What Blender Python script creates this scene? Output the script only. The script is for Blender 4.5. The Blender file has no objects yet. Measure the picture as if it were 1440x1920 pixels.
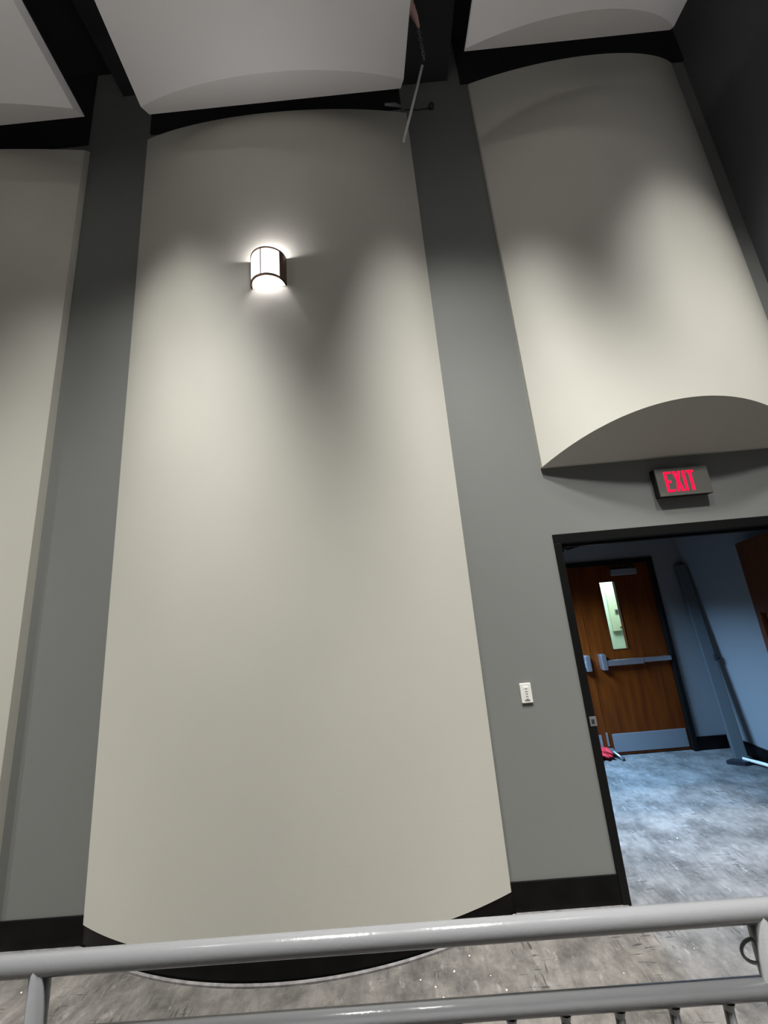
import bpy, bmesh, math, random
from mathutils import Vector, Matrix

random.seed(7)
sc = bpy.context.scene
col = sc.collection

# ------------------------------------------------------------------ camera
cd = bpy.data.cameras.new('camera')
cam = bpy.data.objects.new('camera', cd)
col.objects.link(cam)
cd.sensor_fit = 'HORIZONTAL'
cd.sensor_width = 36.0
cd.lens = 17.875
cd.clip_start = 0.02
cam.matrix_world = Matrix(((0.995914, 0.089398, 0.012747, 0.0),
                           (0.033231, -0.231574, -0.972249, -2.7175),
                           (-0.083965, 0.968701, -0.233599, 1.8047),
                           (0, 0, 0, 1)))
sc.camera = cam
sc.view_settings.view_transform = 'Standard'
sc.view_settings.look = 'None'
sc.view_settings.gamma = 1.0
sc.view_settings.use_curve_mapping = False
sc.view_settings.exposure = 0.22

# ------------------------------------------------------------------ light
world = bpy.data.worlds.new('hall_ambient')
sc.world = world
world.use_nodes = True
wn = world.node_tree
bg = wn.nodes['Background']
bg.inputs[1].default_value = 1.0
wtc = wn.nodes.new('ShaderNodeTexCoord'); wsx = wn.nodes.new('ShaderNodeSeparateXYZ'); wr = wn.nodes.new('ShaderNodeValToRGB')
wmr = wn.nodes.new('ShaderNodeMapRange')
wmr.inputs[1].default_value = -1; wmr.inputs[2].default_value = 1
wn.links.new(wtc.outputs['Generated'], wsx.inputs[0]); wn.links.new(wsx.outputs['Z'], wmr.inputs[0])
wn.links.new(wmr.outputs[0], wr.inputs['Fac']); wn.links.new(wr.outputs['Color'], bg.inputs[0])
# lit seating and floor of the hall below the horizon, black ceiling above it
e = wr.color_ramp.elements
e[0].position = 0.25; e[0].color = (0.30, 0.292, 0.282, 1)
e[1].position = 0.47; e[1].color = (0.006, 0.006, 0.007, 1)

def spot(name, loc, target, power, size_deg, blend, radius, color=(1, 0.985, 0.94)):
    l = bpy.data.lights.new(name, 'SPOT')
    l.energy = power; l.spot_size = math.radians(size_deg); l.spot_blend = blend
    l.shadow_soft_size = radius; l.color = color
    o = bpy.data.objects.new(name, l); col.objects.link(o)
    o.location = loc
    o.rotation_euler = (Vector(target) - Vector(loc)).to_track_quat('-Z', 'Y').to_euler()
    return o

def area(name, loc, target, power, sx, sy, color):
    l = bpy.data.lights.new(name, 'AREA')
    l.shape = 'RECTANGLE'; l.size = sx; l.size_y = sy; l.energy = power; l.color = color
    o = bpy.data.objects.new(name, l); col.objects.link(o)
    o.location = loc
    o.rotation_euler = (Vector(target) - Vector(loc)).to_track_quat('-Z', 'Y').to_euler()
    return o

# downlights between the ceiling clouds, just in front of the wall
for lx, k, r in ((-4.95, 1.0, 0.10), (-2.17, 0.35, 0.10), (-1.86, 0.65, 0.12), (0.70, 1.05, 0.12), (2.78, 0.78, 0.14)):
    spot('downlight', (lx, -1.90, 6.60), (lx, -1.72, 2.0), 930 * k, 88, 1.0, r)
    spot('downlight', (lx, -2.70, 6.60), (lx, -1.95, 2.0), 1150 * k, 74, 1.0, r)
# daylight entering the vestibule from its left side, light of the space behind the far doors
vd = area('vestibule_daylight', (1.24, 1.30, 1.95), (2.05, 1.42, 0.0), 66, 0.9, 0.30, (0.34, 0.62, 1.0))
vd.data.spread = math.radians(112)
area('corridor_light', (2.9, 2.75, 2.3), (2.9, 3.0, 1.0), 34, 1.0, 0.4, (0.80, 1.0, 0.90))

# ------------------------------------------------------------------ materials
def srgb(r, g, b):
    f = lambda c: (c / 255 / 12.92) if c / 255 <= 0.04045 else ((c / 255 + 0.055) / 1.055) ** 2.4
    return (f(r), f(g), f(b), 1)

def mat(name, color, rough=0.6, metal=0.0, bump=0.0, bscale=200.0, var=0.0, vscale=3.0, spec=0.5, emit=None, estr=0.0):
    m = bpy.data.materials.new(name); m.use_nodes = True
    nt = m.node_tree; p = nt.nodes['Principled BSDF']
    p.inputs['Base Color'].default_value = color
    p.inputs['Roughness'].default_value = rough
    p.inputs['Metallic'].default_value = metal
    p.inputs['Specular IOR Level'].default_value = spec
    if emit:
        p.inputs['Emission Color'].default_value = emit
        p.inputs['Emission Strength'].default_value = estr
    tc = nt.nodes.new('ShaderNodeTexCoord')
    if bump:
        n = nt.nodes.new('ShaderNodeTexNoise'); n.inputs['Scale'].default_value = bscale
        n.inputs['Detail'].default_value = 3
        b = nt.nodes.new('ShaderNodeBump'); b.inputs['Strength'].default_value = bump
        b.inputs['Distance'].default_value = 0.002
        nt.links.new(tc.outputs['Object'], n.inputs['Vector'])
        nt.links.new(n.outputs['Fac'], b.inputs['Height'])
        nt.links.new(b.outputs['Normal'], p.inputs['Normal'])
    if var:
        n = nt.nodes.new('ShaderNodeTexNoise'); n.inputs['Scale'].default_value = vscale
        n.inputs['Detail'].default_value = 5
        r = nt.nodes.new('ShaderNodeValToRGB')
        c = color
        r.color_ramp.elements[0].position = 0.3; r.color_ramp.elements[1].position = 0.7
        r.color_ramp.elements[0].color = (c[0] * (1 - var), c[1] * (1 - var), c[2] * (1 - var), 1)
        r.color_ramp.elements[1].color = (c[0] * (1 + var), c[1] * (1 + var), c[2] * (1 + var), 1)
        nt.links.new(tc.outputs['Object'], n.inputs['Vector'])
        nt.links.new(n.outputs['Fac'], r.inputs['Fac'])
        nt.links.new(r.outputs['Color'], p.inputs['Base Color'])
    return m

M = {}
M['panel'] = mat('panel_paint', (0.60, 0.585, 0.525, 1), 0.55, bump=0.15, var=0.02, vscale=1.5)
M['cloud'] = mat('cloud_paint', (0.82, 0.815, 0.82, 1), 0.7, bump=0.2)
M['wall'] = mat('wall_paint', (0.190, 0.196, 0.188, 1), 0.6, bump=0.2, var=0.02, vscale=1.2)
M['darkwall'] = mat('side_wall_paint', (0.12, 0.12, 0.132, 1), 0.7, bump=0.2)
M['black'] = mat('black_ceiling_and_shade', (0.008, 0.008, 0.010, 1), 0.85, bump=0.2)
M['beam'] = mat('black_steel_paint', (0.020, 0.020, 0.024, 1), 0.6, bump=0.2, bscale=30)
M['rubber'] = mat('black_rubber', (0.004, 0.004, 0.004, 1), 0.3, var=0.3, vscale=9, spec=0.15)
M['frame'] = mat('black_frame_paint', (0.004, 0.004, 0.004, 1), 0.5, bump=0.1, spec=0.2)
M['rail'] = mat('grey_gloss_enamel', (0.235, 0.24, 0.25, 1), 0.20, bump=0.25, bscale=90)
M['steel'] = mat('satin_steel', (0.45, 0.46, 0.48, 1), 0.38, 0.9, bump=0.1, bscale=400)
M['kick'] = mat('dull_steel_plate', (0.30, 0.31, 0.33, 1), 0.55, 0.6)
M['bronze'] = mat('sconce_bronze', (0.16, 0.10, 0.075, 1), 0.45, 0.7)
M['vest'] = mat('vestibule_paint', (0.22, 0.228, 0.236, 1), 0.6, bump=0.2)
M['plastic'] = mat('white_plastic', (0.75, 0.74, 0.70, 1), 0.4)
M['mark'] = mat('grey_marking', (0.12, 0.11, 0.15, 1), 0.5)
M['strip'] = mat('pale_edge_strip', (0.22, 0.21, 0.21, 1), 0.45, 0.2, var=0.35, vscale=25)
M['crumb'] = mat('white_crumb', (0.85, 0.84, 0.80, 1), 0.8)
M['signface'] = mat('brushed_sign_face', (0.14, 0.137, 0.122, 1), 0.5, 0.0)
M['blackplastic'] = mat('black_plastic', (0.006, 0.006, 0.007, 1), 0.5)
M['red'] = mat('red_sign_light', (0.5, 0.0, 0.02, 1), 0.5, emit=(1.0, 0.0, 0.045, 1), estr=1.15)
M['shade'] = mat('lit_sconce_shade', (0.8, 0.8, 0.8, 1), 0.5, emit=(1.0, 0.97, 0.98, 1), estr=2.0)
M['redcloth'] = mat('red_cloth', (0.55, 0.02, 0.03, 1), 0.8, bump=0.5, bscale=40)
M['pink'] = mat('beige_pink_fabric', (0.75, 0.50, 0.44, 1), 0.9)
M['cable'] = mat('pale_grey_conduit', (0.48, 0.51, 0.50, 1), 0.4)
M['post'] = mat('grey_slate_paint', (0.075, 0.083, 0.088, 1), 0.7)
M['dark'] = mat('dark_plastic', (0.02, 0.022, 0.03, 1), 0.5)
M['mint'] = mat('pale_mint_paint', (0.62, 0.72, 0.62, 1), 0.6)
M['cream'] = mat('pale_cream_board', (0.58, 0.62, 0.48, 1), 0.6)

def wood():
    m = bpy.data.materials.new('stained_wood'); m.use_nodes = True
    nt = m.node_tree; p = nt.nodes['Principled BSDF']
    tc = nt.nodes.new('ShaderNodeTexCoord'); mp = nt.nodes.new('ShaderNodeMapping')
    mp.inputs['Scale'].default_value = (6, 6, 0.6)
    n = nt.nodes.new('ShaderNodeTexNoise'); n.inputs['Scale'].default_value = 3; n.inputs['Detail'].default_value = 8
    r = nt.nodes.new('ShaderNodeValToRGB')
    r.color_ramp.elements[0].position = 0.3; r.color_ramp.elements[1].position = 0.75
    r.color_ramp.elements[0].color = (0.075, 0.013, 0.001, 1)
    r.color_ramp.elements[1].color = (0.15, 0.032, 0.002, 1)
    nt.links.new(tc.outputs['Object'], mp.inputs['Vector'])
    nt.links.new(mp.outputs['Vector'], n.inputs['Vector'])
    nt.links.new(n.outputs['Fac'], r.inputs['Fac'])
    nt.links.new(r.outputs['Color'], p.inputs['Base Color'])
    p.inputs['Roughness'].default_value = 0.45; p.inputs['Specular IOR Level'].default_value = 0.2
    return m
M['wood'] = wood()

def carpet():
    m = bpy.data.materials.new('mottled_grey_carpet'); m.use_nodes = True
    nt = m.node_tree; p = nt.nodes['Principled BSDF']; L = nt.links.new
    tc = nt.nodes.new('ShaderNodeTexCoord')
    def noise(scale, detail, sx=1, sy=1, rough=0.6, rot=0.0):
        mp = nt.nodes.new('ShaderNodeMapping'); mp.inputs['Scale'].default_value = (sx, sy, 1)
        mp.inputs['Rotation'].default_value = (0, 0, rot)
        n = nt.nodes.new('ShaderNodeTexNoise'); n.inputs['Scale'].default_value = scale
        n.inputs['Detail'].default_value = detail; n.inputs['Roughness'].default_value = rough
        L(tc.outputs['Object'], mp.inputs['Vector']); L(mp.outputs['Vector'], n.inputs['Vector'])
        return n.outputs['Fac']
    def ramp(src, stops):
        r = nt.nodes.new('ShaderNodeValToRGB'); e = r.color_ramp.elements
        e[0].position, e[0].color = stops[0]; e[1].position, e[1].color = stops[1]
        for s in stops[2:]:
            x = e.new(s[0]); x.color = s[1]
        L(src, r.inputs['Fac']); return r.outputs['Color']
    def mix(fac, a, b, mode='MIX'):
        x = nt.nodes.new('ShaderNodeMix'); x.data_type = 'RGBA'; x.blend_type = mode
        if isinstance(fac, float): x.inputs[0].default_value = fac
        else: L(fac, x.inputs[0])
        for s, v in ((6, a), (7, b)):
            if isinstance(v, tuple): x.inputs[s].default_value = v
            else: L(v, x.inputs[s])
        return x.outputs[2]
    g = lambda v: (v * 1.0, v * 0.96, v * 0.92, 1)
    big = ramp(noise(4.5, 8, 1, 1, 0.68), [(0.36, g(0.075)), (0.64, g(0.205))])
    streak = ramp(noise(20, 5, 1.8, 0.7), [(0.35, g(0.55)), (0.65, g(1.2))])
    c = mix(0.40, big, streak, 'MULTIPLY')
    fine = ramp(noise(260, 2), [(0.3, g(0.70)), (0.7, g(1.3))])
    c = mix(0.55, c, fine, 'MULTIPLY')
    # scattered dark dashes woven into the carpet, gathered in patches
    dash = ramp(noise(17, 1, 3.2, 0.45), [(0.62, (0, 0, 0, 1)), (0.68, (1, 1, 1, 1))])
    dash2 = ramp(noise(19, 1, 0.45, 3.2), [(0.64, (0, 0, 0, 1)), (0.70, (1, 1, 1, 1))])
    patch = ramp(noise(2.6, 2), [(0.50, (0, 0, 0, 1)), (0.60, (1, 1, 1, 1))])
    d = mix(1.0, mix(1.0, dash, dash2, 'LIGHTEN'), patch, 'MULTIPLY')
    c = mix(d, c, g(0.045))
    # worn pale flecks
    pale = ramp(noise(11, 7, 1.6, 0.8, 0.7), [(0.58, (0, 0, 0, 1)), (0.75, (1, 1, 1, 1))])
    c = mix(pale, c, g(0.30))
    L(c, p.inputs['Base Color'])
    p.inputs['Roughness'].default_value = 0.9
    b = nt.nodes.new('ShaderNodeBump'); b.inputs['Strength'].default_value = 0.6; b.inputs['Distance'].default_value = 0.004
    L(noise(300, 3), b.inputs['Height']); L(b.outputs['Normal'], p.inputs['Normal'])
    return m
M['carpet'] = carpet()

def glass():
    m = bpy.data.materials.new('clear_glass'); m.use_nodes = True
    nt = m.node_tree; nt.nodes.clear()
    o = nt.nodes.new('ShaderNodeOutputMaterial'); t = nt.nodes.new('ShaderNodeBsdfTransparent')
    g = nt.nodes.new('ShaderNodeBsdfGlossy'); g.inputs['Roughness'].default_value = 0.02
    x = nt.nodes.new('ShaderNodeMixShader'); x.inputs[0].default_value = 0.05
    t.inputs[0].default_value = (0.93, 0.98, 0.97, 1)
    nt.links.new(t.outputs[0], x.inputs[1]); nt.links.new(g.outputs[0], x.inputs[2]); nt.links.new(x.outputs[0], o.inputs[0])
    return m
M['glass'] = glass()

# ------------------------------------------------------------------ helpers
class MB:
    def __init__(s): s.bm = bmesh.new()
    def box(s, x0, x1, y0, y1, z0, z1, bevel=0.0, mtx=None):
        r = bmesh.ops.create_cube(s.bm, size=1.0)
        vs = r['verts']
        for v in vs:
            v.co = Vector(((x0 + x1) / 2 + v.co.x * (x1 - x0), (y0 + y1) / 2 + v.co.y * (y1 - y0), (z0 + z1) / 2 + v.co.z * (z1 - z0)))
        if bevel:
            es = list({e for v in vs for e in v.link_edges})
            r2 = bmesh.ops.bevel(s.bm, geom=es, offset=bevel, segments=2, affect='EDGES', profile=0.5)
            vs = list({v for f in r2['faces'] for v in f.verts} | {v for v in vs if v.is_valid})
        if mtx:
            for v in vs: v.co = mtx @ v.co
        return s
    def prism(s, pts, a0, a1, axis='y'):
        # pts: list of (u,v); extruded along axis from a0 to a1
        def mk(u, v, a):
            return {'y': (u, a, v), 'z': (u, v, a), 'x': (a, u, v)}[axis]
        A = [s.bm.verts.new(mk(u, v, a0)) for u, v in pts]
        B = [s.bm.verts.new(mk(u, v, a1)) for u, v in pts]
        n = len(pts)
        s.bm.faces.new(A); s.bm.faces.new(list(reversed(B)))
        for i in range(n):
            s.bm.faces.new((A[i], B[i], B[(i + 1) % n], A[(i + 1) % n]))
        return s
    def tube(s, pts, r, seg=16, caps=True, closed=False):
        pts = [Vector(p) for p in pts]; n = len(pts); rings = []
        rr = r if isinstance(r, (list, tuple)) else [r] * n
        up = None
        for i, p in enumerate(pts):
            if closed: d = pts[(i + 1) % n] - pts[i - 1]
            else: d = pts[min(i + 1, n - 1)] - pts[max(i - 1, 0)]
            d.normalize()
            if up is None:
                up = Vector((0, 0, 1)) if abs(d.z) < 0.9 else Vector((1, 0, 0))
            a = d.cross(up).normalized(); b = a.cross(d).normalized(); up = b
            rings.append([s.bm.verts.new(p + (a * math.cos(2 * math.pi * k / seg) + b * math.sin(2 * math.pi * k / seg)) * rr[i]) for k in range(seg)])
        m = n if closed else n - 1
        for i in range(m):
            A, B = rings[i], rings[(i + 1) % n]
            for k in range(seg):
                f = s.bm.faces.new((A[k], A[(k + 1) % seg], B[(k + 1) % seg], B[k])); f.smooth = True
        if caps and not closed:
            s.bm.faces.new(list(reversed(rings[0]))); s.bm.faces.new(rings[-1])
        return s
    def grid(s, rows, smooth=False):
        V = [[s.bm.verts.new(p) for p in row] for row in rows]
        for i in range(len(V) - 1):
            for j in range(len(V[0]) - 1):
                f = s.bm.faces.new((V[i][j], V[i][j + 1], V[i + 1][j + 1], V[i + 1][j])); f.smooth = smooth
        return s
    def build(s, name, m, parent=None):
        bmesh.ops.recalc_face_normals(s.bm, faces=s.bm.faces)
        me = bpy.data.meshes.new(name); s.bm.to_mesh(me); s.bm.free()
        me.materials.append(M[m])
        o = bpy.data.objects.new(name, me); col.objects.link(o)
        if parent: o.parent = parent; o.matrix_parent_inverse = parent.matrix_world.inverted()
        return o

def empty(name, loc):
    o = bpy.data.objects.new(name, None); col.objects.link(o); o.location = loc
    o.matrix_world = Matrix.Translation(loc); o.empty_display_size = 0.1
    return o
def tag(o, label, cat, group=None):
    o['label'] = label; o['category'] = cat
    if group: o['group'] = group
    return o
def struct(o): o['kind'] = 'structure'; return o
def box(name, m, x0, x1, y0, y1, z0, z1, parent=None, bevel=0.0):
    return MB().box(x0, x1, y0, y1, z0, z1, bevel).build(name, m, parent)

# ------------------------------------------------------------------ room shell
struct(box('floor', 'carpet', -8, 6, -7, 3.6, -0.12, 0))
WX = 3.27                                   # right-hand wall of the hall
w = MB()
w.box(-8, 1.17, 0, 0.15, 0, 7.4)
w.box(1.17, 2.83, 0, 0.15, 2.15, 7.4)
w.box(2.83, 3.6, 0, 0.15, 0, 7.4)
struct(w.build('wall_back', 'wall'))
struct(box('wall_right', 'darkwall', WX, WX + 0.15, -7, 0.0, 0, 7.4))
struct(box('ceiling', 'black', -8, 6, -7, 0.15, 7.4, 7.5))
# steel beams below the black deck
struct(box('trim_1', 'beam', 0.50, 0.96, -7, 0.0, 6.80, 7.4))
struct(box('trim_2', 'beam', -2.32, -1.75, -7, 0.0, 7.05, 7.4))

struct(box('shade_band_5', 'black', -2.0, 0.47, -0.02, 0.0, 6.47, 7.4))  # black bands painting the shade behind the clouds onto the upper wall
struct(box('shade_band_6', 'black', -5.0, -2.62, -0.02, 0.0, 6.42, 7.4))
struct(box('shade_band_7', 'black', 1.08, WX, -0.02, 0.0, 6.72, 7.4))

# vestibule behind the doorway
struct(box('wall_vestibule_left', 'vest', 0.95, 1.10 - 0.04, 0.15, 1.97, 0, 2.9))
struct(box('wall_vestibule_right', 'vest', 3.43, 3.6, 0.15, 1.97, 0, 2.9))
w = MB()
w.box(0.95, 1.26, 1.97, 2.10, 0, 2.9); w.box(1.26, 3.06, 1.97, 2.10, 2.06, 2.9); w.box(3.06, 4.2, 1.97, 2.10, 0, 2.9)
struct(w.build('wall_vestibule_back', 'vest'))
struct(box('ceiling_vestibule', 'vest', 0.95, 3.6, 0.15, 2.10, 2.9, 3.0))
# passage beyond the far doors
struct(box('wall_passage_back', 'mint', 0.9, 4.2, 3.2, 3.35, 0, 2.9))
struct(box('wall_passage_left', 'mint', 0.8, 0.9, 2.10, 3.2, 0, 2.9))
struct(box('wall_passage_right', 'mint', 4.2, 4.3, 2.10, 3.35, 0, 2.9))
struct(box('ceiling_passage', 'mint', 0.9, 4.2, 2.10, 3.2, 2.9, 3.0))

# baseboards
w = MB()
for a, b in ((-8, -5.15), (-2.60, -2.012), (0.505, 1.14)):
    w.box(a, b, -0.012, 0, 0.0, 0.155, 0.003)
struct(w.build('baseboard_back', 'rubber'))
struct(box('baseboard_right', 'rubber', WX - 0.012, WX, -7, -0.03, 0.0, 0.155))
struct(box('baseboard_vestibule_back', 'rubber', 3.08, 3.43, 1.955, 1.97, 0.0, 0.13))
struct(box('baseboard_vestibule_right', 'rubber', 3.415, 3.43, 0.15, 1.955, 0.0, 0.13))
w = MB()
for a, b in ((-2.595, -2.03), (0.525, 1.17)):
    w.box(a, b, -0.034, -0.012, 0.0, 0.010)
struct(w.build('trim_3', 'strip'))

# ------------------------------------------------------------------ convex wall panels
def arc_pts(x0, x1, e, b, n=72):
    h = (x1 - x0) / 2; bb = b - e; R = (h * h + bb * bb) / (2 * bb); cx = (x0 + x1) / 2; cy = -b + R
    th = math.asin(h / R)
    return [(cx + R * math.sin(-th + 2 * th * i / n), cy - R * math.cos(-th + 2 * th * i / n)) for i in range(n + 1)]

def wall_panel(name, x0, x1, zb, zt, kb, kt, e, b, parent=None, m='panel'):
    pts = arc_pts(x0, x1, e, b)
    ztf = lambda y: zt - kt * (-y)
    zbf = lambda y: zb + kb * max(0.0, -y - e)
    w = MB()
    nz = 24
    rows = []
    for k in range(nz + 1):
        t = k / nz
        rows.append([(x, y, zbf(y) + (ztf(y) - zbf(y)) * t) for x, y in pts])
    w.grid(rows, smooth=True)
    y_back = 0.0
    w.grid([[(x, y, zbf(y)) for x, y in pts], [(x, -e, zb) for x, y in pts], [(x, y_back, zb) for x, y in pts]])
    w.grid([[(x, y, ztf(y)) for x, y in pts], [(x, y_back, zt) for x, y in pts]])
    for i in (0, -1):
        x, y = pts[i]
        w.grid([[(x, y, zbf(y)), (x, y, ztf(y))], [(x, 0, zb), (x, 0, zt)]])
    w.grid([[(pts[0][0], 0, zb), (pts[-1][0], 0, zb)], [(pts[0][0], 0, zt), (pts[-1][0], 0, zt)]])
    return w.build(name, m, parent)

def panel_base(name, x0, x1, e, b, parent, h=0.115):
    w = MB(); pts = arc_pts(x0 + 0.004, x1 - 0.004, max(e - 0.004, 0.004), b - 0.006)
    w.grid([[(x, y, 0.0) for x, y in pts], [(x, y, h) for x, y in pts]], True)
    w.grid([[(x, y, 0.0) for x, y in pts], [(x, 0, 0.0) for x, y in pts]])
    for i in (0, -1):
        x, y = pts[i]; w.grid([[(x, y, 0), (x, y, h)], [(x, 0, 0), (x, 0, h)]])
    return w.build(name, 'rubber', parent)

def panel_strip(name, x0, x1, e, b, parent):
    a = arc_pts(x0, x1, e, b); c = arc_pts(x0 - 0.012, x1 + 0.012, e + 0.004, b + 0.013)
    w = MB()
    w.grid([[(x, y, 0.0) for x, y in c], [(x, y, 0.009) for x, y in c], [(x, y, 0.012) for x, y in a], [(x, y, 0.0) for x, y in a]])
    return w.build(name, 'strip', parent)

root = tag(empty('curved_wall_panel', (-0.75, 0, 0)), 'tall off-white convex wall panel carrying the lit sconce', 'wall panel', 'convex panels on the grey wall')
wall_panel('panel_face', -2.02, 0.513, 0.115, 6.41, 0.0, 1.15, 0.018, 0.33, root)
panel_base('panel_baseboard', -2.02, 0.513, 0.018, 0.33, root)['label'] = 'black rubber baseboard following the curve'
panel_strip('edge_strip', -2.02, 0.513, 0.018, 0.33, root)['label'] = 'thin pale strip along the curved foot'

root = tag(empty('curved_wall_panel', (-3.87, 0, 0)), 'off-white convex wall panel cut off by the left edge of the photo', 'wall panel', 'convex panels on the grey wall')
wall_panel('panel_face', -5.13, -2.595, 0.115, 6.33, 0.0, 1.15, 0.065, 0.38, root)
panel_base('panel_baseboard', -5.13, -2.595, 0.065, 0.38, root)['label'] = 'black rubber baseboard following the curve'
panel_strip('edge_strip', -5.13, -2.595, 0.065, 0.38, root)

pr = wall_panel('curved_wall_panel', 1.150, 3.12, 2.68, 6.70, 1.0, 1.15, 0.035, 0.335)
tag(pr, 'off-white convex wall panel hanging above the doorway and exit sign', 'wall panel', 'convex panels on the grey wall')

# ------------------------------------------------------------------ ceiling clouds
def cloud(x0, x1, y_far, y_near, shear, label, lip=0.12, b=0.25, ztop=6.02):
    n = 48
    h = (x1 - x0) / 2; R = (h * h + b * b) / (2 * b); cx = (x0 + x1) / 2; th = math.asin(h / R)
    pts = []
    for i in range(n + 1):
        a = -th + 2 * th * i / n
        pts.append((cx + R * math.sin(a), ztop - lip - (R * math.cos(a) - (R - b))))
    def P(x, y, z): return (x + shear * (-y - 0.54), y, z)
    far = lambda z: y_far - 1.0 * (ztop - z)
    w = MB()
    rows = [[P(x, far(z) + (y_near - far(z)) * k / 10, z) for x, z in pts] for k in range(11)]
    w.grid(rows, True)
    w.grid([[P(x, far(z), z) for x, z in pts], [P(x, far(ztop), ztop) for x, z in pts]])
    w.grid([[P(x, y_near, z) for x, z in pts], [P(x, y_near, ztop) for x, z in pts]])
    w.grid([[P(x, far(ztop), ztop) for x, z in pts], [P(x, y_near, ztop) for x, z in pts]])
    for i in (0, -1):
        x, z = pts[i]
        w.grid([[P(x, far(z), z), P(x, y_near, z)], [P(x, far(ztop), ztop), P(x, y_near, ztop)]])
    o = w.build('ceiling_cloud', 'cloud')
    w = MB(); i0, i1 = pts[0], pts[-1]
    q = [P(i0[0], far(ztop), ztop), P(i1[0], far(ztop), ztop), P(i1[0], y_near, ztop), P(i0[0], y_near, ztop)]
    w.prism([(x, y) for x, y, z in q], ztop + 0.001, ztop + 0.02, 'z')
    w.build('bounce_blocker', 'black', o)  # unseen black slab added so cloud tops bounce no light onto the wall
    return tag(o, label, 'ceiling panel', 'white acoustic clouds below the black ceiling')

cloud(-4.45, -2.255, -0.435, -4.4, 0.12, 'white acoustic ceiling cloud at the upper left corner')
cloud(-1.719, 0.433, -0.405, -4.4, 0.10, 'white acoustic ceiling cloud above the panel with the sconce')
cloud(0.903, 2.500, -0.635, -4.4, 0.04, 'white acoustic ceiling cloud above the doorway panel, beside the dark wall', lip=0.03, ztop=5.93)

# ------------------------------------------------------------------ front doorway
d1 = struct(empty('door_1', (1.94, 0, 0)))
w = MB()
w.box(1.14, 1.19, -0.015, 0.17, 0, 2.115, 0.003); w.box(2.80, 2.85, -0.015, 0.17, 0, 2.115, 0.003)
w.box(1.14, 2.85, -0.015, 0.17, 2.115, 2.18, 0.003)
w.box(1.19, 2.80, 0.07, 0.12, 2.095, 2.115)
w.build('door_frame', 'frame', d1)
sp = box('strike_plate', 'steel', 1.150, 1.1935, -0.018, 0.03, 0.945, 1.0, d1, 0.002)
hole = box('latch_hole', 'dark', 1.160, 1.178, -0.0195, -0.014, 0.958, 0.985, sp)
w = MB(); w.tube([(1.225, 0.11, 2.112), (1.30, 0.16, 2.085), (1.44, 0.24, 2.115)], 0.009, 8)
w.box(1.205, 1.245, 0.09, 0.14, 2.06, 2.113, 0.004)
w.build('closer_arm', 'frame', d1)
# open leaf swung into the vestibule from the right jamb
ang = math.atan2(1.104 - 0.185, 3.348 - 2.80)
H = Matrix.Translation((2.80, 0.185, 0)) @ Matrix.Rotation(ang, 4, 'Z')
w = MB(); L = 1.065; t0, t1 = -0.045, 0.0
w.box(0, L - 0.36, t0, t1, 0.01, 2.085, 0, H); w.box(L - 0.17, L, t0, t1, 0.01, 2.085, 0, H)
w.box(L - 0.36, L - 0.17, t0, t1, 0.01, 0.85, 0, H); w.box(L - 0.36, L - 0.17, t0, t1, 1.45, 2.085, 0, H)
leaf = w.build('door_leaf', 'wood', d1); leaf['label'] = 'dark brown wooden leaf standing open'
w = MB(); w.box(L - 0.36, L - 0.17, -0.026, -0.018, 0.85, 1.45, 0, H); w.build('glass_pane', 'glass', leaf)

# ------------------------------------------------------------------ far double doors
d2 = struct(empty('door_2', (2.15, 1.99, 0)))
w = MB()
w.box(1.235, 1.285, 1.945, 2.10, 0, 2.03, 0.003); w.box(3.030, 3.080, 1.945, 2.10, 0, 2.03, 0.003)
w.box(1.235, 3.080, 1.945, 2.10, 2.03, 2.085, 0.003)
w.build('door_frame', 'frame', d2)
def far_leaf(x0, x1, lx0, lx1):
    w = MB()
    w.box(x0, lx0, 1.99, 2.035, 0.012, 2.03); w.box(lx1, x1, 1.99, 2.035, 0.012, 2.03)
    w.box(lx0, lx1, 1.99, 2.035, 0.012, 1.078); w.box(lx0, lx1, 1.99, 2.035, 1.834, 2.03)
    leaf = w.build('door_leaf', 'wood', d2)
    box('glass_pane', 'glass', lx0, lx1, 2.008, 2.016, 1.078, 1.834, leaf)
    w = MB(); bz = 0.006
    w.box(lx0 - bz, lx0, 1.985, 1.992, 1.072, 1.840); w.box(lx1, lx1 + bz, 1.985, 1.992, 1.072, 1.840)
    w.box(lx0, lx1, 1.985, 1.992, 1.072, 1.078); w.box(lx0, lx1, 1.985, 1.992, 1.834, 1.840)
    w.build('glazing_bead', 'frame', leaf)
    return leaf
lr = far_leaf(2.160, 3.027, 2.423, 2.600)
ll = far_leaf(1.288, 2.154, 1.714, 1.891)
# right leaf hardware
w = MB(); w.box(2.27, 2.70, 1.925, 1.965, 0.915, 0.975, 0.006); w.box(2.70, 3.02, 1.935, 1.968, 0.925, 0.972, 0.006)
w.box(2.60, 2.64, 1.96, 1.99, 0.92, 0.97); w.box(2.96, 3.00, 1.96, 1.99, 0.92, 0.97)
w.build('push_bar', 'steel', lr)
w = MB(); w.box(2.232, 2.292, 1.915, 1.99, 0.875, 1.045, 0.010); w.build('latch_case', 'steel', lr)
w = MB(); w.box(2.215, 3.012, 1.984, 1.991, 0.035, 0.215, 0.002); w.build('kick_plate', 'kick', lr)
w = MB(); w.box(2.575, 2.865, 1.94, 1.99, 1.90, 1.975, 0.006); w.build('door_closer', 'kick', lr)
w = MB(); w.tube([(2.84, 1.95, 1.985), (2.76, 1.88, 1.995), (2.52, 1.93, 2.02)], 0.008, 8); w.tube([(2.84, 1.95, 1.97), (2.84, 1.95, 1.998)], 0.014, 10)
w.build('closer_arm', 'frame', lr)
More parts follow.
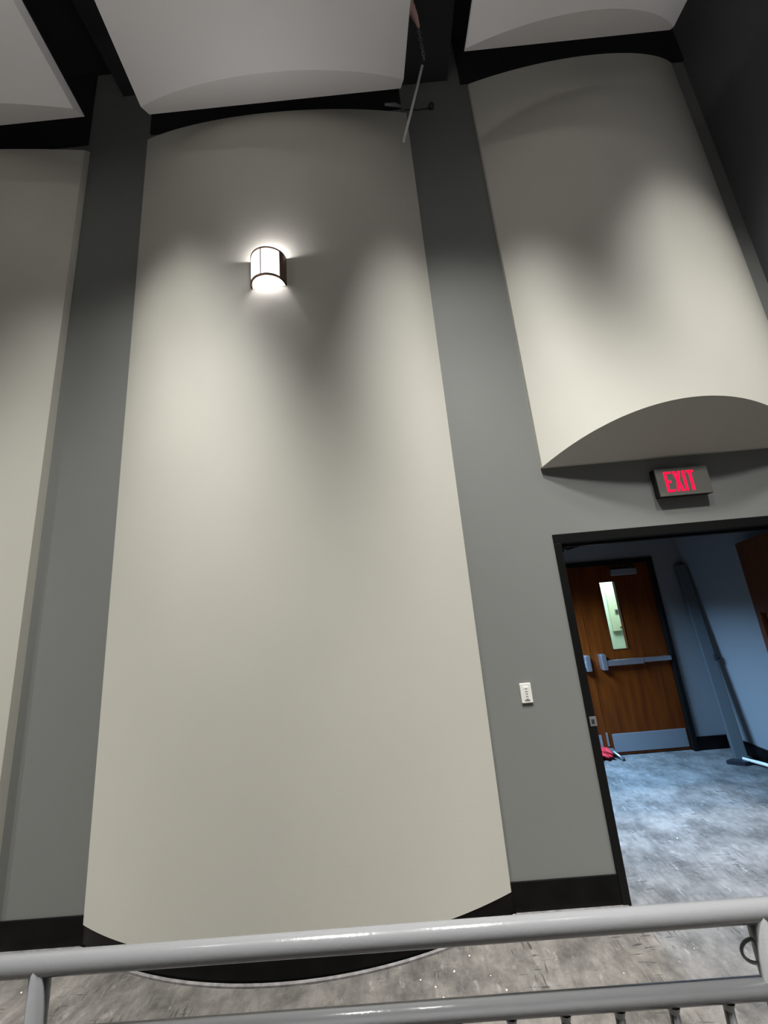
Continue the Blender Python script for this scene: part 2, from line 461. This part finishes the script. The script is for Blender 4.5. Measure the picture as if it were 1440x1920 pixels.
# left leaf hardware
w = MB(); w.box(1.30, 1.62, 1.935, 1.968, 0.925, 0.972, 0.006); w.box(1.62, 2.06, 1.925, 1.965, 0.915, 0.975, 0.006)
w.box(1.35, 1.39, 1.96, 1.99, 0.92, 0.97); w.build('push_bar', 'steel', ll)
w = MB(); w.box(2.052, 2.112, 1.915, 1.99, 0.875, 1.045, 0.010); w.build('latch_case', 'steel', ll)
w = MB(); w.box(1.303, 2.100, 1.984, 1.991, 0.035, 0.215, 0.002); w.build('kick_plate', 'kick', ll)
w = MB(); w.box(1.84, 2.03, 1.94, 1.99, 1.92, 1.975, 0.006); w.build('door_closer', 'kick', ll)

w = MB(); w.box(2.145, 2.165, 1.975, 1.989, 0.10, 0.235, 0.003)
w.box(2.135, 2.185, 1.93, 1.989, 0.045, 0.085, 0.004)
w.tube([(2.165, 1.95, 0.07), (2.20, 1.90, 0.035), (2.225, 1.86, 0.012)], [0.016, 0.014, 0.022], 12)
ds = tag(w.build('door_stop', 'steel'), 'silver kick-down door stop at the foot of the far doors', 'door stop')

# red cloth lying against the left leaf
w = MB(); n = 14
rows = []
for i in range(n + 1):
    row = []
    for j in range(n + 1):
        u, v = i / n, j / n
        x = 1.93 + 0.20 * u; z = 0.03 + 0.125 * v * (1 - 0.25 * u)
        y = 1.93 - 0.05 * math.sin(v * math.pi) - 0.018 * math.sin(u * 17 + v * 5) - 0.012 * math.sin(v * 13 + u * 4)
        row.append((x, y, z))
    rows.append(row)
w.grid(rows, True)
back = [[(x, 1.98, z) for x, y, z in row] for row in rows]
w.grid(back)
w.grid([rows[0], back[0]]); w.grid([rows[-1], back[-1]])
w.grid([[r[0] for r in rows], [r[0] for r in back]]); w.grid([[r[-1] for r in rows], [r[-1] for r in back]])
bmesh.ops.remove_doubles(w.bm, verts=w.bm.verts, dist=0.0005)
cl = w.build('cloth', 'redcloth'); cl.location.z = -0.03
tag(cl, 'red crumpled cloth at the foot of the far left door leaf', 'cloth')

# board seen through the far door's window
root = tag(empty('service_board', (3.2, 3.2, 0.9)), 'pale board with dark lock seen through the narrow door window', 'board')
box('board', 'cream', 3.095, 3.56, 3.165, 3.2, 1.14, 1.70, root, 0.004)
lk = box('lock_plate', 'kick', 3.166, 3.212, 3.153, 3.166, 1.385, 1.445, root, 0.003)
box('keyhole', 'dark', 3.178, 3.20, 3.148, 3.154, 1.398, 1.432, lk)
box('knob', 'dark', 3.195, 3.212, 3.145, 3.166, 1.18, 1.20, root, 0.003)

# leaning post in the vestibule corner
a = Vector((3.245, 1.62, 0.0)); b = Vector((3.365, 1.925, 1.955))
ax = (b - a).normalized(); sx = Vector((1, -0.35, 0)); sx = (sx - ax * sx.dot(ax)).normalized(); sy = ax.cross(sx)
T = Matrix((( sx.x, sy.x, ax.x, a.x), (sx.y, sy.y, ax.y, a.y), (sx.z, sy.z, ax.z, a.z), (0, 0, 0, 1)))
root = tag(empty('leaning_post', a), 'long grey post leaning in the far corner of the vestibule', 'post')
Ln = (b - a).length
w = MB(); w.box(-0.052, 0.052, -0.032, 0.032, 0.012, Ln, 0.006, T); w.build('shaft', 'post', root)
w = MB(); w.box(0.030, 0.060, -0.046, 0.0, 0.93, 0.99, 0.003, T); w.box(0.045, 0.085, -0.024, -0.010, 0.945, 0.965, 0.002, T); w.build('bracket', 'dark', root)

# tool lying on the vestibule floor
root = tag(empty('floor_tool', (3.2, 1.55, 0)), 'dark flat tool with pale handle lying by the vestibule wall', 'tool')
w = MB(); w.prism([(3.08, 1.60), (3.16, 1.63), (3.30, 1.60), (3.30, 1.545), (3.20, 1.53)], 0.001, 0.035, 'z'); w.build('tool_head', 'dark', root)
w = MB(); w.tube([(3.235, 1.59, 0.045), (3.33, 1.47, 0.03), (3.40, 1.25, 0.022), (3.40, 0.95, 0.018)], [0.012, 0.017, 0.017, 0.017], 12); w.build('handle', 'plastic', root)

# ------------------------------------------------------------------ exit sign
root = tag(empty('exit_sign', (2.1, 0, 2.36)), 'red-lettered EXIT sign on the wall above the doorway', 'exit sign')
X0, X1, Z0, Z1 = 1.925, 2.30, 2.372, 2.578
w = MB(); w.box(X0, X1, -0.048, 0, Z0, Z1, 0.003); w.build('housing', 'blackplastic', root)
w = MB(); w.box(X0 + 0.002, X1 - 0.002, -0.056, -0.047, Z0 + 0.002, Z1 - 0.002, 0.002); face = w.build('face_plate', 'signface', root)
lz0, lz1 = Z0 + 0.030, Z1 - 0.026; lh = lz1 - lz0; s = 0.017
def letter(polys):
    w = MB()
    for p in polys: w.prism([(x, z) for x, z in p], -0.0575, -0.0555, 'y')
    return w.build('letter', 'red', face)
def rc(x0, x1, z0, z1): return [(x0, z0), (x1, z0), (x1, z1), (x0, z1)]
x = X0 + 0.058
letter([rc(x, x + s, lz0, lz1), rc(x + s, x + 0.052, lz0, lz0 + s), rc(x + s, x + 0.052, lz1 - s, lz1), rc(x + s, x + 0.042, lz0 + lh / 2 - s / 2, lz0 + lh / 2 + s / 2)])
x += 0.062
letter([[(x, lz0), (x + 0.021, lz0), (x + 0.058, lz1), (x + 0.037, lz1)], [(x + 0.037, lz0), (x + 0.058, lz0), (x + 0.0395, lz0 + lh / 2), (x + 0.029, lz0 + lh / 2 - 0.02)], [(x, lz1), (x + 0.0185, lz0 + lh / 2), (x + 0.029, lz0 + lh / 2 + 0.02), (x + 0.021, lz1)]])
x += 0.067
letter([rc(x, x + 0.019, lz0, lz1)])
x += 0.028
letter([rc(x, x + 0.054, lz1 - s, lz1), rc(x + 0.018, x + 0.037, lz0, lz1 - s)])

# ------------------------------------------------------------------ wall switch
root = tag(empty('wall_switch', (0.783, 0, 1.106)), 'small white button switch plate on the grey wall beside the doorway', 'switch')
w = MB(); w.box(0.747, 0.819, -0.012, 0, 1.108, 1.226, 0.003); w.build('cover_plate', 'plastic', root)
w = MB(); w.box(0.7665, 0.7995, -0.0165, -0.011, 1.127, 1.207, 0.002); bp = w.build('button_block', 'plastic', root)
for k, z in enumerate((1.194, 1.178, 1.164, 1.149, 1.134)):
    w = MB(); w.box(0.776, 0.790, -0.0175, -0.016, z - 0.0018, z + 0.0018); w.build('marking', 'mark', bp)

# ------------------------------------------------------------------ sconce
scx = -0.752; zt, zb = 4.455, 4.205; rx, ry = 0.135, 0.118; yb = -0.330
root = tag(empty('wall_sconce', (scx, yb, zb)), 'lit half-round wall sconce with bronze frame on the centre panel', 'lamp')
def half(rxx, ryy, n=28, a0=0.0, a1=math.pi):
    return [(scx - rxx * math.cos(a0 + (a1 - a0) * i / n), yb - ryy * math.sin(a0 + (a1 - a0) * i / n)) for i in range(n + 1)]
def shell(w, z0, z1, r0x, r0y, r1x, r1y, a0=0.0, a1=math.pi):
    A = half(r0x, r0y, 28, a0, a1); B = half(r1x, r1y, 28, a0, a1)
    w.grid([[(x, y, z0) for x, y in A], [(x, y, z1) for x, y in A]], True)
    w.grid([[(x, y, z0) for x, y in B], [(x, y, z1) for x, y in B]], True)
    w.grid([[(x, y, z0) for x, y in A], [(x, y, z0) for x, y in B]]); w.grid([[(x, y, z1) for x, y in A], [(x, y, z1) for x, y in B]])
    for i in (0, -1):
        w.grid([[(A[i][0], A[i][1], z0), (A[i][0], A[i][1], z1)], [(B[i][0], B[i][1], z0), (B[i][0], B[i][1], z1)]])
w = MB(); shell(w, zb + 0.006, zt - 0.006, rx - 0.004, ry - 0.004, rx - 0.008, ry - 0.008); w.build('lamp_shade', 'shade', root)
w = MB()
shell(w, zt - 0.010, zt, rx + 0.002, ry + 0.002, rx - 0.010, ry - 0.010)
shell(w, zb, zb + 0.012, rx + 0.002, ry + 0.002, rx - 0.010, ry - 0.010)
shell(w, zb, zt, rx + 0.002, ry + 0.002, rx - 0.010, ry - 0.010, 0.0, 0.16)
w.build('metal_frame', 'bronze', root)
w = MB(); shell(w, zb, zt, rx + 0.003, ry + 0.003, rx - 0.010, ry - 0.010, math.pi * 0.78, math.pi); o = w.build('side_plate', 'bronze', root)
w = MB()
a = math.pi * 0.44
w.box(scx - rx * math.cos(a) - 0.003, scx - rx * math.cos(a) + 0.003, yb - ry * math.sin(a) - 0.003, yb - ry * math.sin(a) + 0.008, zb, zt)
w.build('mullion', 'bronze', root)
w = MB(); w.box(scx - rx - 0.006, scx + rx + 0.006, yb, yb + 0.022, zb - 0.004, zt + 0.004, 0.002); w.build('back_plate', 'plastic', root)
w = MB(); w.tube([(scx, yb - 0.05, zb + 0.05), (scx, yb - 0.05, zb + 0.075), (scx, yb - 0.05, zt - 0.075), (scx, yb - 0.05, zt - 0.05)], [0.008, 0.022, 0.022, 0.008], 12); w.build('bulb', 'shade', root)
for zz in (zb + 0.07, zt - 0.025):
    pl = bpy.data.lights.new('sconce_lamp', 'POINT'); pl.energy = 6.0; pl.shadow_soft_size = 0.02; pl.color = (1.0, 0.97, 0.98)
    po = bpy.data.objects.new('sconce_lamp', pl); col.objects.link(po); po.location = (scx, yb - 0.055, zz)
    if zz < zb + 0.1: pl.energy = 1.0

# ------------------------------------------------------------------ rigging by the ceiling
w = MB(); w.tube([(0.606, -0.50, 6.09), (0.56, -0.40, 6.02), (0.40, -0.33, 5.535)], 0.011, 10)
tag(w.build('conduit_drop', 'cable'), 'thin pale rod slanting down from the ceiling beside the centre panel', 'rod')
root = tag(empty('hanging_chain', (0.61, -0.52, 6.1)), 'dull metal chain hanging in the dark gap between two ceiling clouds', 'chain')
z = 6.80; k = 0
while z > 6.10:
    t = (6.80 - z) / 0.7
    cxk = 0.607 + 0.016 * t; cyk = -0.52
    pts = []
    for q in range(12):
        an = 2 * math.pi * q / 12
        u = 0.013 * math.cos(an); v = 0.027 * math.sin(an)
        pts.append((cxk + (u if k % 2 == 0 else 0), cyk + (0 if k % 2 == 0 else u), z + v))
    w = MB(); w.tube(pts, 0.004, 6, closed=True); w.build('link', 'kick', root)
    z -= 0.044; k += 1
w = MB(); w.tube([(0.50, -0.62, 6.80), (0.535, -0.62, 6.62), (0.575, -0.62, 6.42), (0.592, -0.62, 6.30)], [0.045, 0.042, 0.024, 0.008], 14)
tag(w.build('fabric_strip', 'pink'), 'pinkish beige tapered fabric hanging beside the chain at the ceiling', 'fabric')
root = tag(empty('wall_sensor', (0.76, 0, 6.446)), 'small dark round sensor high on the grey wall between two panels', 'sensor')
w = MB(); w.tube([(0.76, 0, 6.446), (0.76, -0.03, 6.446), (0.76, -0.045, 6.446)], [0.026, 0.026, 0.012], 16); w.build('sensor_body', 'dark', root)
w = MB(); w.tube([(0.745, -0.006, 6.440), (0.62, -0.008, 6.432), (0.50, -0.02, 6.428)], 0.005, 8); w.build('cable', 'dark', root)
w = MB(); w.tube([(0.30, -0.16, 6.28), (0.40, -0.12, 6.335), (0.475, -0.06, 6.40)], [0.010, 0.016, 0.010], 8)
tag(w.build('bracket', 'kick'), 'small metal bracket on the top corner of the centre panel', 'bracket')

# ------------------------------------------------------------------ guardrail in the foreground
RY, RZ = -1.63, 1.0545
root = tag(empty('guardrail', (0, RY, 0)), 'grey painted tubular steel guardrail across the foreground', 'railing')
w = MB(); w.tube([(-2.6, RY, RZ), (2.6, RY, RZ)], 0.0215, 32); w.build('top_rail', 'rail', root)
w = MB(); w.tube([(-0.905, RY, 0.915), (0.75, RY, 0.915)], 0.0185, 24); w.build('mid_rail', 'rail', root)
w = MB(); w.tube([(-0.905, RY, 0.12), (0.75, RY, 0.12)], 0.0185, 24); w.build('bottom_rail', 'rail', root)
for xp in (-2.55, -0.905, 0.752, 2.40):
    w = MB(); w.tube([(xp, RY, 0.0), (xp, RY, RZ)], 0.0215, 24); w.box(xp - 0.05, xp + 0.05, RY - 0.05, RY + 0.05, 0, 0.008)
    w.build('post', 'rail', root)
xp = 0.643
while xp > -0.85:
    w = MB(); w.tube([(xp, RY, 0.12), (xp, RY, 0.905)], 0.0100, 12)
    w.tube([(xp, RY, 0.885), (xp, RY, 0.900)], [0.0100, 0.015], 12, caps=False)
    w.build('picket', 'rail', root); xp -= 0.1185
w = MB()
w.tube([(0.7305 - 0.030 * math.sin(math.pi * i / 14), RY, 0.981 + 0.022 * math.cos(math.pi * i / 14)) for i in range(15)], 0.0035, 10)
w.build('hook_ring', 'rail', root)

# ------------------------------------------------------------------ crumbs on the carpet
spots = [(0.052, -0.455), (0.293, -0.364), (-0.05, -0.36), (0.35, -0.44), (0.12, -0.33), (-0.35, -0.47), (0.92, -0.40), (1.33, -0.30), (-2.13, -0.27), (1.85, 0.55), (0.21, -0.25), (0.02, -0.40)]
proto = None
for i, (x, y) in enumerate(spots):
    if proto is None:
        bm = bmesh.new(); bmesh.ops.create_icosphere(bm, subdivisions=2, radius=0.006)
        for v in bm.verts: v.co *= 0.7 + 0.5 * random.random(); v.co.z *= 0.6
        w = MB(); w.bm.free(); w.bm = bm
        proto = w.build('debris_crumb', 'crumb'); o = proto
    else:
        o = proto.copy(); col.objects.link(o)
    sca = 0.35 + 0.55 * random.random()
    o.scale = (sca, sca, sca); o.location = (x, y, 0.0035 * sca); o.rotation_euler = (0, 0, random.random() * 6)
    tag(o, 'tiny white crumb of debris lying on the grey carpet', 'debris', 'white crumbs on the carpet')
